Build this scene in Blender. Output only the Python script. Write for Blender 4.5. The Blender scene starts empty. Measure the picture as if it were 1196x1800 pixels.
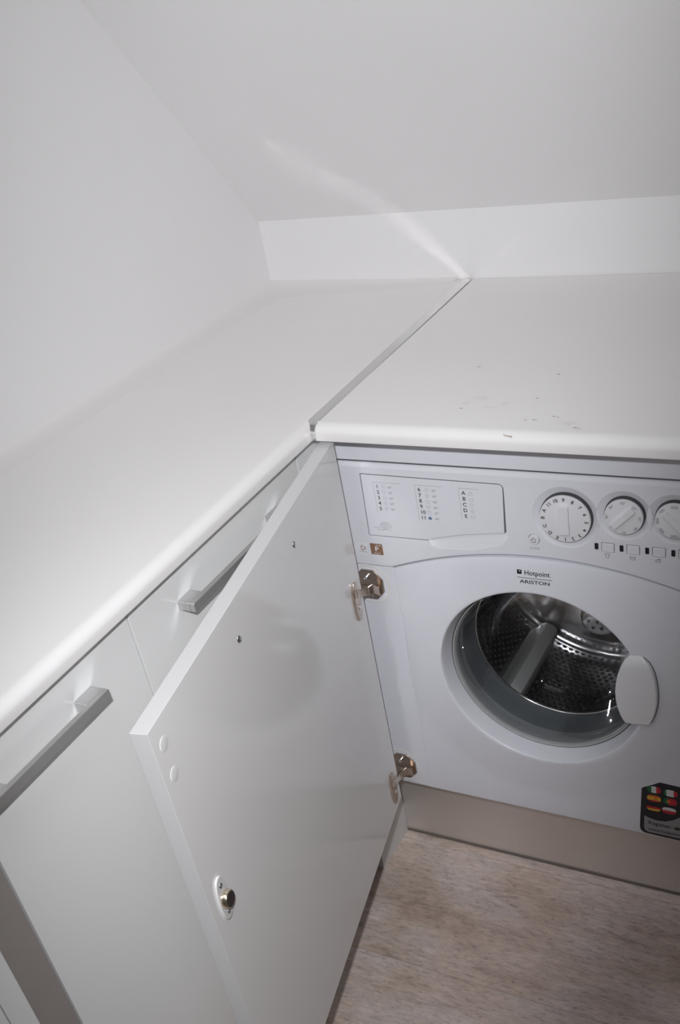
import bpy, bmesh, math, random
from mathutils import Vector, Matrix

random.seed(7)
scene = bpy.context.scene
COL = scene.collection
pi = math.pi

# ------------------------------------------------------------------ camera
CAM = Vector((0.74675, -1.13898, 1.46393))
FWD = Vector((-0.47612972, 0.67119589, -0.56815189))
RGT = Vector((0.86781245, 0.4630618, -0.18020907))
UPV = Vector((-0.14213385, 0.57885218, 0.80294964))
cd = bpy.data.cameras.new('camera')
cd.sensor_fit = 'VERTICAL'
cd.sensor_height = 36.0
cd.sensor_width = 23.92
cd.lens = 1872.7622 / 1800 * 36
cd.shift_x = 22.26162 / 1800
cd.shift_y = 254.94956 / 1800
cd.clip_start = 0.02
cam = bpy.data.objects.new('camera', cd)
COL.objects.link(cam)
cam.matrix_world = Matrix(((RGT.x, UPV.x, -FWD.x, CAM.x), (RGT.y, UPV.y, -FWD.y, CAM.y),
                           (RGT.z, UPV.z, -FWD.z, CAM.z), (0, 0, 0, 1)))
scene.camera = cam

# ------------------------------------------------------------------ world, lights, exposure
w = bpy.data.worlds.new('world')
scene.world = w
w.use_nodes = True
w.node_tree.nodes['Background'].inputs[0].default_value = (0.8, 0.85, 0.95, 1)
w.node_tree.nodes['Background'].inputs[1].default_value = 0.3
vs = scene.view_settings
vs.view_transform = 'Standard'
vs.look = 'None'
vs.gamma = 1.0
vs.use_curve_mapping = False
vs.exposure = 0.0
scene.cycles.use_denoising = True
scene.cycles.blur_glossy = 0.0          # the strip throws a faint line of flash light up the wall
scene.cycles.caustics_reflective = True
scene.cycles.sample_clamp_indirect = 0.0
scene.cycles.max_bounces = 14
scene.cycles.diffuse_bounces = 6
scene.cycles.glossy_bounces = 6
scene.cycles.transparent_max_bounces = 12


def look(o, target):
    o.rotation_euler = (Vector(target) - o.location).to_track_quat('-Z', 'Y').to_euler()


# the photographer's flash, just above and to the left of the lens
fl = bpy.data.lights.new('camera_flash', 'SPOT')
fl.energy = 61
fl.color = (0.985, 0.99, 1.02)
fl.spot_size = math.radians(73.0)
fl.spot_blend = 1.0
fl.shadow_soft_size = 0.016
flo = bpy.data.objects.new('camera_flash', fl)
COL.objects.link(flo)
flo.location = (0.689, -1.104, 1.553)
# a flash throws a wide, flat beam; the camera is held upright, so the beam lies on its side
_z = (Vector((0.108, -0.101, 1.173)) - flo.location).normalized()
_x = _z.cross(Vector((0, 0, 1))).normalized()
_y = _x.cross(_z)
_r = 1.274
_x, _y = math.cos(_r) * _x + math.sin(_r) * _y, -math.sin(_r) * _x + math.cos(_r) * _y
flo.rotation_euler = Matrix(((_x.x, _y.x, -_z.x), (_x.y, _y.y, -_z.y), (_x.z, _y.z, -_z.z))).to_euler()
flo.scale = (2.389, 0.653, 1.0)
# soft overhead fill, added to lift the ambient light; no such lamp is seen
cl = bpy.data.lights.new('overhead_fill', 'AREA')
cl.energy = 5.5
cl.shape = 'RECTANGLE'
cl.size = 0.9
cl.size_y = 0.9
cl.color = (0.96, 0.98, 1.0)
clo = bpy.data.objects.new('overhead_fill', cl)
COL.objects.link(clo)
clo.location = (0.35, -1.15, 2.37)

# ------------------------------------------------------------------ materials
def mat(name, color, rough=0.5, metal=0.0, spec=0.5, coat=0.0):
    m = bpy.data.materials.new(name)
    m.use_nodes = True
    b = m.node_tree.nodes['Principled BSDF']
    b.inputs['Base Color'].default_value = (*color, 1)
    b.inputs['Roughness'].default_value = rough
    b.inputs['Metallic'].default_value = metal
    b.inputs['Specular IOR Level'].default_value = spec
    b.inputs['Coat Weight'].default_value = coat
    b.inputs['Coat Roughness'].default_value = 0.04
    return m


def nodes(m):
    nt = m.node_tree
    return nt, nt.nodes, nt.links, nt.nodes['Principled BSDF']


def add_variation(m, scale, amount, detail=4, bump=0.0, stretch=(1, 1, 1), bscale=None, bdist=0.001):
    """soft mottling of the base colour plus a fine bump, in object space"""
    nt, N, L, b = nodes(m)
    base = list(b.inputs['Base Color'].default_value)
    tc = N.new('ShaderNodeTexCoord')
    mp = N.new('ShaderNodeMapping')
    mp.inputs['Scale'].default_value = stretch
    L.new(tc.outputs['Object'], mp.inputs['Vector'])
    no = N.new('ShaderNodeTexNoise')
    no.inputs['Scale'].default_value = scale
    no.inputs['Detail'].default_value = detail
    L.new(mp.outputs[0], no.inputs['Vector'])
    cr = N.new('ShaderNodeValToRGB')
    cr.color_ramp.elements[0].position = 0.3
    cr.color_ramp.elements[1].position = 0.7
    cr.color_ramp.elements[0].color = (*[c * (1 - amount) for c in base[:3]], 1)
    cr.color_ramp.elements[1].color = (*[min(1, c * (1 + amount)) for c in base[:3]], 1)
    L.new(no.outputs['Fac'], cr.inputs[0])
    L.new(cr.outputs[0], b.inputs['Base Color'])
    if bump:
        n2 = N.new('ShaderNodeTexNoise')
        n2.inputs['Scale'].default_value = bscale or scale * 4
        n2.inputs['Detail'].default_value = 3
        L.new(mp.outputs[0], n2.inputs['Vector'])
        bp = N.new('ShaderNodeBump')
        bp.inputs['Strength'].default_value = bump
        bp.inputs['Distance'].default_value = bdist
        L.new(n2.outputs['Fac'], bp.inputs['Height'])
        L.new(bp.outputs[0], b.inputs['Normal'])
    return m


M = {}
M['wall'] = add_variation(mat('wall_paint', (0.785, 0.777, 0.777), 0.75, spec=0.25), 3, 0.012, bump=0.06, bscale=60)
M['ceiling'] = add_variation(mat('ceiling_paint', (0.77, 0.762, 0.762), 0.75, spec=0.25), 3, 0.012, bump=0.06, bscale=60)
M['gloss_white'] = add_variation(mat('white_gloss_front', (0.75, 0.755, 0.75), 0.22, spec=0.5), 2, 0.01)
M['door_inner'] = add_variation(mat('white_melamine', (0.84, 0.83, 0.82), 0.11, spec=0.32), 2.5, 0.012)
M['edge_white'] = mat('white_edge_band', (0.64, 0.64, 0.645), 0.35)
M['machine'] = mat('machine_enamel', (0.74, 0.755, 0.81), 0.28, spec=0.5)
M['machine_plastic'] = mat('machine_plastic', (0.74, 0.75, 0.80), 0.30, spec=0.5)
M['knob'] = mat('knob_plastic', (0.76, 0.765, 0.79), 0.3)
M['carcass'] = mat('carcass_white', (0.72, 0.72, 0.71), 0.4)
M['dark_gap'] = mat('dark_rubber', (0.05, 0.05, 0.055), 0.6)
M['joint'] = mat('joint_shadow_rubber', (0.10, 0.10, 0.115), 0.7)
M['print'] = mat('black_print', (0.03, 0.03, 0.035), 0.5)
M['print_grey'] = mat('grey_print', (0.30, 0.30, 0.33), 0.5)
M['print_blue'] = mat('blue_print', (0.12, 0.22, 0.35), 0.5)
M['gasket'] = add_variation(mat('gasket_rubber', (0.125, 0.137, 0.147), 0.4, spec=0.4), 8, 0.05)
M['gasket_rim'] = mat('gasket_outer_lip', (0.40, 0.41, 0.41), 0.35)
M['gasket_band'] = mat('gasket_inner_band', (0.215, 0.225, 0.23), 0.4)
M['steel'] = mat('drum_steel', (0.48, 0.48, 0.49), 0.2, metal=1.0)
M['paddle'] = mat('paddle_steel', (0.62, 0.62, 0.61), 0.42, metal=0.55)
M['hole'] = mat('drum_hole_dark', (0.012, 0.012, 0.013), 0.5)
M['chrome'] = mat('bright_steel', (0.8, 0.8, 0.8), 0.15, metal=1.0)
M['hinge'] = add_variation(mat('nickel_hinge', (0.62, 0.53, 0.46), 0.28, metal=1.0), 90, 0.12)
M['alu'] = add_variation(mat('aluminium_handle', (0.62, 0.62, 0.62), 0.38, metal=1.0), 40, 0.04, stretch=(1, .05, 1))
M['alu_strip'] = mat('aluminium_strip', (0.76, 0.76, 0.75), 0.14, metal=1.0)
M['zinc'] = mat('zinc_screw', (0.6, 0.62, 0.64), 0.25, metal=1.0)
M['cap'] = mat('white_plastic_cap', (0.76, 0.76, 0.75), 0.25)
M['magnet'] = mat('magnet_dark', (0.07, 0.06, 0.06), 0.35, metal=0.6)
M['brass'] = mat('magnet_sleeve', (0.75, 0.66, 0.52), 0.22, metal=1.0)
M['brown'] = mat('brown_sticker', (0.27, 0.15, 0.09), 0.4)
M['sticker_clear'] = mat('clear_sticker', (0.78, 0.79, 0.83), 0.2)
M['sticker_black'] = mat('black_sticker', (0.012, 0.012, 0.018), 0.3)
M['sticker_grey'] = mat('silver_sticker', (0.30, 0.30, 0.31), 0.35)
M['grey_trim'] = add_variation(mat('grey_steel_trim', (0.29, 0.265, 0.25), 0.4, spec=0.3), 20, 0.03)
M['plinth_shadow'] = mat('brown_plinth_shadow', (0.16, 0.135, 0.12), 0.6)  # shade colour for the shadow line under the metal plinth
M['caulk'] = mat('wall_sealant', (0.80, 0.785, 0.775), 0.6, spec=0.3)
for nm, c in dict(green=(0.01, 0.13, 0.05), white=(0.7, 0.7, 0.7), red=(0.55, 0.02, 0.04), yellow=(0.75, 0.45, 0.05),
                  orange=(0.75, 0.20, 0.03), black=(0.01, 0.01, 0.01)).items():
    M['flag_' + nm] = mat('flag_' + nm, c, 0.35)


def worktop_material():
    m = mat('worktop_laminate', (0.79, 0.775, 0.765), 0.5, spec=0.25)
    nt, N, L, b = nodes(m)
    tc = N.new('ShaderNodeTexCoord')
    no = N.new('ShaderNodeTexNoise')
    no.inputs['Scale'].default_value = 2.2
    no.inputs['Detail'].default_value = 5
    L.new(tc.outputs['Object'], no.inputs['Vector'])
    cr = N.new('ShaderNodeValToRGB')
    cr.color_ramp.elements[0].position = 0.3
    cr.color_ramp.elements[1].position = 0.7
    cr.color_ramp.elements[0].color = (0.80, 0.785, 0.775, 1)
    cr.color_ramp.elements[1].color = (0.835, 0.825, 0.818, 1)
    L.new(no.outputs['Fac'], cr.inputs[0])
    L.new(cr.outputs[0], b.inputs['Base Color'])
    n2 = N.new('ShaderNodeTexNoise')
    n2.inputs['Scale'].default_value = 260
    L.new(tc.outputs['Object'], n2.inputs['Vector'])
    bp = N.new('ShaderNodeBump')
    bp.inputs['Strength'].default_value = 0.05
    bp.inputs['Distance'].default_value = 0.0005
    L.new(n2.outputs['Fac'], bp.inputs['Height'])
    L.new(bp.outputs[0], b.inputs['Normal'])
    return m


M['worktop'] = worktop_material()
M['scuff'] = mat('brown_scuff', (0.42, 0.36, 0.32), 0.6)
M['scuff_pale'] = mat('pale_stain', (0.785, 0.755, 0.73), 0.5)


def floor_material():
    m = mat('floor_vinyl', (0.4, 0.33, 0.28), 0.5, spec=0.35)
    nt, N, L, b = nodes(m)
    tc = N.new('ShaderNodeTexCoord')
    oi = N.new('ShaderNodeObjectInfo')
    add = N.new('ShaderNodeVectorMath')
    add.operation = 'ADD'
    cmb = N.new('ShaderNodeMath')
    cmb.operation = 'MULTIPLY'
    cmb.inputs[1].default_value = 13.0
    L.new(oi.outputs['Random'], cmb.inputs[0])
    L.new(tc.outputs['Object'], add.inputs[0])
    L.new(cmb.outputs[0], add.inputs[1])

    def noise(scale, stretch, detail, rough=0.55):
        mp = N.new('ShaderNodeMapping')
        mp.inputs['Scale'].default_value = stretch
        L.new(add.outputs[0], mp.inputs['Vector'])
        n = N.new('ShaderNodeTexNoise')
        n.inputs['Scale'].default_value = scale
        n.inputs['Detail'].default_value = detail
        n.inputs['Roughness'].default_value = rough
        L.new(mp.outputs[0], n.inputs['Vector'])
        return n.outputs['Fac']

    def ramp(src, stops):
        c = N.new('ShaderNodeValToRGB')
        e = c.color_ramp.elements
        e[0].position, e[0].color = stops[0][0], (*stops[0][1], 1)
        e[1].position, e[1].color = stops[-1][0], (*stops[-1][1], 1)
        for p, col in stops[1:-1]:
            x = e.new(p)
            x.color = (*col, 1)
        L.new(src, c.inputs[0])
        return c.outputs[0]

    def mix(kind, fac, a, bb):
        x = N.new('ShaderNodeMix')
        x.data_type = 'RGBA'
        x.blend_type = kind
        x.inputs[0].default_value = fac
        L.new(a, x.inputs[6])
        L.new(bb, x.inputs[7])
        return x.outputs[2]
    cloud = ramp(noise(9, (0.7, 1.3, 1), 6, 0.6), [(0.28, (0.44, 0.34, 0.285)), (0.46, (0.585, 0.49, 0.43)), (0.58, (0.605, 0.535, 0.505)), (0.74, (0.685, 0.58, 0.50))])
    grain = ramp(noise(120, (0.35, 1.3, 1), 6, 0.8), [(0.30, (0.34, 0.31, 0.29)), (0.45, (0.86, 0.85, 0.84)), (0.70, (1.28, 1.25, 1.22))])
    speck = ramp(noise(230, (0.45, 1.0, 1), 3, 0.6), [(0.29, (0.40, 0.35, 0.33)), (0.36, (0.95, 0.94, 0.93)), (0.6, (1, 1, 1))])
    patch = ramp(noise(16, (0.45, 1.5, 1), 5, 0.7), [(0.30, (0.60, 0.57, 0.56)), (0.43, (0.97, 0.97, 0.98)), (0.7, (1.04, 1.03, 1.02))])
    lines = ramp(noise(30, (0.06, 2.2, 1), 3, 0.6), [(0.32, (0.85, 0.83, 0.81)), (0.5, (1, 1, 1)), (0.7, (1.03, 1.03, 1.02))])
    c = mix('MULTIPLY', 0.75, cloud, grain)
    c = mix('MULTIPLY', 0.7, c, speck)
    c = mix('MULTIPLY', 0.8, c, patch)
    c = mix('MULTIPLY', 0.7, c, lines)
    L.new(c, b.inputs['Base Color'])
    bp = N.new('ShaderNodeBump')
    bp.inputs['Strength'].default_value = 0.12
    bp.inputs['Distance'].default_value = 0.0006
    L.new(noise(70, (0.22, 1.6, 1), 6, 0.75), bp.inputs['Height'])
    L.new(bp.outputs[0], b.inputs['Normal'])
    return m


M['floor'] = floor_material()


def plinth_material():
    m = mat('brushed_plinth', (0.72, 0.69, 0.665), 0.36, metal=0.75)
    nt, N, L, b = nodes(m)
    tc = N.new('ShaderNodeTexCoord')
    mp = N.new('ShaderNodeMapping')
    mp.inputs['Scale'].default_value = (3, 3, 5)
    L.new(tc.outputs['Object'], mp.inputs['Vector'])
    no = N.new('ShaderNodeTexNoise')
    no.inputs['Scale'].default_value = 3
    no.inputs['Detail'].default_value = 4
    L.new(mp.outputs[0], no.inputs['Vector'])
    mr = N.new('ShaderNodeMapRange')
    mr.inputs[3].default_value = 0.30
    mr.inputs[4].default_value = 0.44
    L.new(no.outputs['Fac'], mr.inputs[0])
    L.new(mr.outputs[0], b.inputs['Roughness'])
    return m


M['plinth'] = plinth_material()


def glass_material():
    """thin sheet: clear with a Fresnel gloss"""
    m = bpy.data.materials.new('porthole_glass')
    m.use_nodes = True
    nt = m.node_tree
    N, L = nt.nodes, nt.links
    N.clear()
    out = N.new('ShaderNodeOutputMaterial')
    mx = N.new('ShaderNodeMixShader')
    fr = N.new('ShaderNodeFresnel')
    fr.inputs[0].default_value = 1.5
    tr = N.new('ShaderNodeBsdfTransparent')
    tr.inputs[0].default_value = (0.93, 0.94, 0.945, 1)
    gl = N.new('ShaderNodeBsdfGlossy')
    gl.inputs['Roughness'].default_value = 0.02
    at = N.new('ShaderNodeMath')          # coated glass: part of the plain Fresnel gloss
    at.operation = 'MULTIPLY'
    at.inputs[1].default_value = 0.30
    L.new(fr.outputs[0], at.inputs[0])
    L.new(at.outputs[0], mx.inputs[0])
    L.new(tr.outputs[0], mx.inputs[1])
    L.new(gl.outputs[0], mx.inputs[2])
    L.new(mx.outputs[0], out.inputs[0])
    return m


M['glass'] = glass_material()

# ------------------------------------------------------------------ helpers
def finish(o, material, parent=None, smooth=False):
    if material:
        o.data.materials.clear()
        o.data.materials.append(material)
    if parent is not None:
        o.parent = parent
        # meshes are written in world coordinates; only an Empty carries an offset
        off = parent.location if parent.type == 'EMPTY' else Vector((0, 0, 0))
        o.matrix_parent_inverse = Matrix.Translation(-off)
    if smooth:
        for p in o.data.polygons:
            p.use_smooth = True
    return o


def bmobj(name, bm, material, parent=None, smooth=False, autosmooth=None):
    bmesh.ops.recalc_face_normals(bm, faces=bm.faces)
    me = bpy.data.meshes.new(name)
    bm.to_mesh(me)
    bm.free()
    o = bpy.data.objects.new(name, me)
    COL.objects.link(o)
    if name in ('programme_numbers', 'programme_symbols', 'button_symbols', 'dial_marks', 'drum_rosette_holes', 'brand_lettering', 'sticker_text'):
        o['kind'] = 'stuff'      # flat print, too small to pick apart
    if autosmooth is not None:
        for p in me.polygons:
            p.use_smooth = True
        me.set_sharp_from_angle(angle=math.radians(autosmooth))
    return finish(o, material, parent, smooth)


def weighted(o):
    # keep big flat faces flat beside their small rounded edges
    m_ = o.modifiers.new('weighted_normal', 'WEIGHTED_NORMAL')
    m_.mode = 'FACE_AREA'
    m_.weight = 100
    m_.keep_sharp = True
    return o


def mesh(name, verts, faces, material, parent=None, smooth=False, autosmooth=None):
    bm = bmesh.new()
    vs_ = [bm.verts.new(v) for v in verts]
    for f in faces:
        bm.faces.new([vs_[i] for i in f])
    return bmobj(name, bm, material, parent, smooth, autosmooth)


def add_box(bm, lo, hi, bevel=0.0, seg=2):
    r = bmesh.ops.create_cube(bm, size=1.0)
    vv = r['verts']
    for v in vv:
        v.co = Vector([lo[i] + (v.co[i] + 0.5) * (hi[i] - lo[i]) for i in range(3)])
    if bevel > 0:
        es = list({e for v in vv for e in v.link_edges})
        bmesh.ops.bevel(bm, geom=es, offset=bevel, segments=seg, affect='EDGES', profile=0.5)


def box(name, lo, hi, material, parent=None, bevel=0.0015, seg=2, xf=None):
    bm = bmesh.new()
    add_box(bm, lo, hi, bevel, seg)
    if xf is not None:
        bmesh.ops.transform(bm, matrix=xf, verts=bm.verts)
    o = bmobj(name, bm, material, parent, autosmooth=50)
    return weighted(o) if bevel > 0 else o


def frame(origin, X, Y, N):
    X, Y, N = Vector(X), Vector(Y), Vector(N)
    return Matrix(((X.x, Y.x, N.x, origin[0]), (X.y, Y.y, N.y, origin[1]), (X.z, Y.z, N.z, origin[2]), (0, 0, 0, 1)))


def shape2d(name, loops, depth, xf, material, parent=None, bevel=0.0, seg=2, smooth=True):
    """closed 2-D loops (holes found automatically) extruded from local z = 0 to z = depth, edges rounded"""
    c = bpy.data.curves.new(name + '_c', 'CURVE')
    c.dimensions = '2D'
    c.fill_mode = 'BOTH'
    for lp in loops:
        s = c.splines.new('POLY')
        s.points.add(len(lp) - 1)
        for p, q in zip(s.points, lp):
            p.co = (q[0], q[1], 0, 1)
        s.use_cyclic_u = True
    c.extrude = max(1e-6, depth / 2 - bevel)
    c.bevel_depth = bevel
    c.bevel_resolution = seg
    c.offset = -bevel
    t = bpy.data.objects.new('t', c)
    COL.objects.link(t)
    dg = bpy.context.evaluated_depsgraph_get()
    me = bpy.data.meshes.new_from_object(t.evaluated_get(dg))
    bpy.data.objects.remove(t)
    bpy.data.curves.remove(c)
    me.name = name
    me.transform(xf @ Matrix.Translation((0, 0, depth / 2)))
    bm = bmesh.new()
    bm.from_mesh(me)
    bmesh.ops.remove_doubles(bm, verts=bm.verts, dist=1e-6)
    bmesh.ops.recalc_face_normals(bm, faces=bm.faces)
    bm.to_mesh(me)
    bm.free()
    o = bpy.data.objects.new(name, me)
    COL.objects.link(o)
    if smooth:
        for p in me.polygons:
            p.use_smooth = True
        me.set_sharp_from_angle(angle=math.radians(50))
        if bevel > 0:
            weighted(o)
    return finish(o, material, parent)


def circle(cx, cz, r, n=48, sx=1.0, sz=1.0, a0=0.0):
    return [(cx + r * sx * math.cos(a0 + 2 * pi * i / n), cz + r * sz * math.sin(a0 + 2 * pi * i / n)) for i in range(n)]


def rrect(x0, z0, x1, z1, r, n=5):
    out = []
    for (cx, cz, a) in ((x1 - r, z1 - r, 0), (x0 + r, z1 - r, pi / 2), (x0 + r, z0 + r, pi), (x1 - r, z0 + r, 1.5 * pi)):
        for i in range(n + 1):
            t = a + pi / 2 * i / n
            out.append((cx + r * math.cos(t), cz + r * math.sin(t)))
    return out


def lathe(name, prof, origin, axis_xf, material, parent=None, n=96, smooth=60):
    """prof = (radius, height along local z)"""
    verts, faces = [], []
    for (r, h) in prof:
        for i in range(n):
            a = 2 * pi * i / n
            verts.append(axis_xf @ Vector((r * math.cos(a), r * math.sin(a), h)))
    for k in range(len(prof) - 1):
        for i in range(n):
            j = (i + 1) % n
            faces.append((k * n + i, k * n + j, (k + 1) * n + j, (k + 1) * n + i))
    bm = bmesh.new()
    vs_ = [bm.verts.new(v) for v in verts]
    for f in faces:
        bm.faces.new([vs_[i] for i in f])
    bmesh.ops.remove_doubles(bm, verts=bm.verts, dist=1e-6)
    return bmobj(name, bm, material, parent, autosmooth=smooth)


def text_mesh(items, xf):
    """items: (string, x, y, size, rotation, align, xscale) -> one bmesh of flat lettering"""
    bm = bmesh.new()
    for it in items:
        s, x, y, size = it[:4]
        rot = it[4] if len(it) > 4 else 0
        al = it[5] if len(it) > 5 else 'CENTER'
        xs = it[6] if len(it) > 6 else 1.0
        weight = it[7] if len(it) > 7 else 0.0
        c = bpy.data.curves.new('txt', 'FONT')
        c.body = s
        c.size = size
        c.align_x = al
        c.align_y = 'CENTER'
        c.offset = weight
        c.resolution_u = 3
        t = bpy.data.objects.new('t', c)
        COL.objects.link(t)
        dg = bpy.context.evaluated_depsgraph_get()
        me = bpy.data.meshes.new_from_object(t.evaluated_get(dg))
        bpy.data.objects.remove(t)
        bpy.data.curves.remove(c)
        me.transform(xf @ Matrix.Translation((x, y, 0)) @ Matrix.Rotation(rot, 4, 'Z') @ Matrix.Diagonal((xs, 1, 1, 1)))
        bm.from_mesh(me)
        bpy.data.meshes.remove(me)
    return bm


def add_strip(bm, pts, width, xf, z=0.0, closed=False):
    """flat line of constant width through 2-D points"""
    n = len(pts)
    L_, R_ = [], []
    for i, p in enumerate(pts):
        a = Vector(pts[i - 1]) if (i > 0 or closed) else Vector(p)
        b = Vector(pts[(i + 1) % n]) if (i < n - 1 or closed) else Vector(p)
        d = (b - a).normalized()
        q = Vector((-d.y, d.x)) * width / 2
        L_.append(bm.verts.new(xf @ Vector((p[0] + q.x, p[1] + q.y, z))))
        R_.append(bm.verts.new(xf @ Vector((p[0] - q.x, p[1] - q.y, z))))
    for i in range(n if closed else n - 1):
        j = (i + 1) % n
        bm.faces.new((L_[i], L_[j], R_[j], R_[i]))


def add_flat(bm, loop, xf, z=0.0):
    bm.faces.new([bm.verts.new(xf @ Vector((p[0], p[1], z))) for p in loop])


def thing(name, label, cat, loc, group=None):
    o = bpy.data.objects.new(name, None)
    COL.objects.link(o)
    o.location = loc
    o.empty_display_size = 0.05
    return tag(o, label, cat, group)


def tag(o, label, cat, group=None):
    o['label'] = label
    o['category'] = cat
    if group:
        o['group'] = group
    return o


def struct(o):
    o['kind'] = 'structure'
    return o


# ------------------------------------------------------------------ measured layout (metres)
H = 0.900          # worktop top
T = 0.0227         # worktop thickness
D = 0.5846         # back wall plane
F = 0.0638         # washing machine front plane
XC = -0.0255       # left cabinet front plane
YP = 0.1223        # plinth plane
XR, YR, ZC = 3.0, -4.6, 2.40   # rest of the room


def xwall(y):      # the left wall runs slightly out of square
    return -0.4125 - 0.060 * (0.585 - y)


# ------------------------------------------------------------------ room shell
KZ, KS = 1.0157, 1.30            # height where the sloping ceiling starts, its rise per metre
ytop = D - (ZC - KZ) / KS
fl_root = struct(box('floor', (xwall(YR) - 0.05, YR, -0.03), (XR, D + 0.05, -0.0022), M['dark_gap'], bevel=0))
edges = [D + 0.04, 0.365]
while edges[-1] - 0.265 > YR:
    edges.append(edges[-1] - 0.265)
edges[-1] = YR
for k in range(len(edges) - 1):
    x_start = xwall(YR) - 0.05
    joints = [x_start] + [q for q in [(0.3, 0.75, 0.95, 0.70, 1.1, -0.3)[k % 6] + 1.2 * i for i in range(-1, 4)] if x_start + 0.1 < q < XR - 0.1] + [XR]
    for j in range(len(joints) - 1):
        box('plank', (joints[j] + 0.0003, edges[k + 1] + 0.0003, -0.0022), (joints[j + 1] - 0.0003, edges[k] - 0.0003, 0.0), M['floor'], fl_root, bevel=0.0004, seg=1)

struct(mesh('wall_back', [(-0.75, D, -0.02), (XR, D, -0.02), (XR, D, KZ), (-0.75, D, KZ),
                          (-0.75, D + 0.12, -0.02), (XR, D + 0.12, -0.02), (XR, D + 0.12, KZ + 0.02), (-0.75, D + 0.12, KZ + 0.02)],
            [(0, 1, 2, 3), (5, 4, 7, 6), (3, 2, 6, 7), (0, 4, 5, 1), (1, 5, 6, 2), (0, 3, 7, 4)], M['wall']))
y0, y1 = D + 0.12, YR - 0.05
struct(mesh('wall_left', [(xwall(y0), y0, -0.02), (xwall(y1), y1, -0.02), (xwall(y1), y1, ZC + .05), (xwall(y0), y0, ZC + .05),
                          (xwall(y0) - .12, y0, -0.02), (xwall(y1) - .12, y1, -0.02), (xwall(y1) - .12, y1, ZC + .05), (xwall(y0) - .12, y0, ZC + .05)],
            [(0, 1, 2, 3), (5, 4, 7, 6), (3, 2, 6, 7), (0, 4, 5, 1), (1, 5, 6, 2), (0, 3, 7, 4)], M['wall']))
xl = xwall(YR) - 0.06
th = 0.10
pr = [(D, KZ), (ytop, ZC), (YR, ZC), (YR, ZC + th), (ytop + 0.03, ZC + th), (D + 0.05, KZ + th * 1.2), (D + 0.12, KZ + 0.02)]
n = len(pr)
struct(mesh('ceiling', [(xl, y, z) for y, z in pr] + [(XR, y, z) for y, z in pr],
            [tuple(range(n)), tuple(range(2 * n - 1, n - 1, -1))] + [(i, (i + 1) % n, n + (i + 1) % n, n + i) for i in range(n)], M['ceiling']))
struct(box('wall_right', (XR, YR, -0.02), (XR + 0.1, D + 0.1, ZC + 0.05), M['wall'], bevel=0))
struct(box('wall_front', (xl, YR - 0.1, -0.02), (XR + 0.1, YR, ZC + 0.05), M['wall'], bevel=0))

# ------------------------------------------------------------------ worktops
def worktop(name, axis, a0, a1, front, back, r, label):
    """a bull-nosed slab; axis 'y' runs along Y with its nose toward +X, axis 'x' runs along X with its nose toward -Y"""
    prof = [(back, H - T), (back, H)]
    sgn = 1 if front > back else -1
    r1, r2 = r, 0.0009            # round upper edge, upright face, small lower round
    for i in range(13):
        t = pi / 2 * (1 - i / 12)
        prof.append((front - sgn * r1 * 1.25 + sgn * r1 * 1.25 * math.cos(t), H - r1 + r1 * math.sin(t)))
    for i in range(5):
        t = -pi / 2 * i / 4
        prof.append((front - sgn * r2 + sgn * r2 * math.cos(t), H - T + r2 + r2 * math.sin(t)))
    verts = []
    for a in (a0, a1):
        for (p, z) in prof:
            verts.append((p, a, z) if axis == 'y' else (a, p, z))
    n_ = len(prof)
    faces = [tuple(range(n_)), tuple(range(2 * n_ - 1, n_ - 1, -1))] + [(i, (i + 1) % n_, n_ + (i + 1) % n_, n_ + i) for i in range(n_)]
    o = mesh(name, verts, faces, M['worktop'], autosmooth=40)
    return tag(o, label, 'worktop')


# left run reaches the back wall; its rear edge follows the wall
wl = worktop('worktop', 'y', -1.02, D - 0.001, -0.006, -0.41, 0.013,
             'long white laminate worktop over the handled cabinets, along the left wall')
for v in wl.data.vertices:
    if v.co.x < -0.3:
        v.co.x = xwall(v.co.y) + 0.001
wr = worktop('worktop.001', 'x', 0.0005, 0.62, 0.0, D - 0.001, 0.013,
             'short white laminate worktop over the washing machine, with small brown scuffs')
# aluminium joint strip between the two worktops
js = thing('joint_strip', 'slim aluminium strip covering the joint between the two worktops', 'trim strip', (-0.012, 0.3, H))
ya, yb = 0.0135, D - 0.002
xa0, xa1, xb0, xb1 = -0.0165, 0.0015, -0.0215, -0.0025
sv = []
for (y, x0_, x1_) in ((ya, xa0, xa1), (yb, xb0, xb1)):
    xm = (x0_ + x1_) / 2
    sv += [(x0_, y, H), (x0_ + 0.0008, y, H + 0.0010), (xm, y, H + 0.00105), (x1_ - 0.0008, y, H + 0.0010), (x1_, y, H)]
mesh('cover_profile', sv, [(0, 1, 6, 5), (1, 2, 7, 6), (2, 3, 8, 7), (3, 4, 9, 8), (4, 0, 5, 9), (0, 1, 2, 3, 4), (5, 6, 7, 8, 9)], M['alu_strip'], js)
# turned-down front end
tv = []
for (y, z, hw) in ((0.0135, H + 0.0011, 0.0082), (0.0075, H + 0.0002, 0.0052), (0.001, H - 0.004, 0.0036), (-0.0018, H - 0.010, 0.0030), (-0.002, H - 0.0215, 0.0030)):
    xm = -0.0072 + min(1, (0.0135 - y) / 0.0125) * 0.0044
    tv += [(xm - hw, y, z), (xm + hw, y, z)]
k_ = len(tv)
tv2 = [(x, y + 0.0012, z - 0.0008) for x, y, z in tv]
fc = []
for i in range(0, k_ - 2, 2):
    fc += [(i, i + 1, i + 3, i + 2), (k_ + i, k_ + i + 2, k_ + i + 3, k_ + i + 1), (i, i + 2, k_ + i + 2, k_ + i), (i + 1, k_ + i + 1, k_ + i + 3, i + 3)]
fc += [(0, k_, k_ + 1, 1), (k_ - 2, k_ - 1, 2 * k_ - 1, 2 * k_ - 2)]
mesh('end_clip', tv + tv2, fc, M['alu_strip'], js, autosmooth=40)

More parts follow.
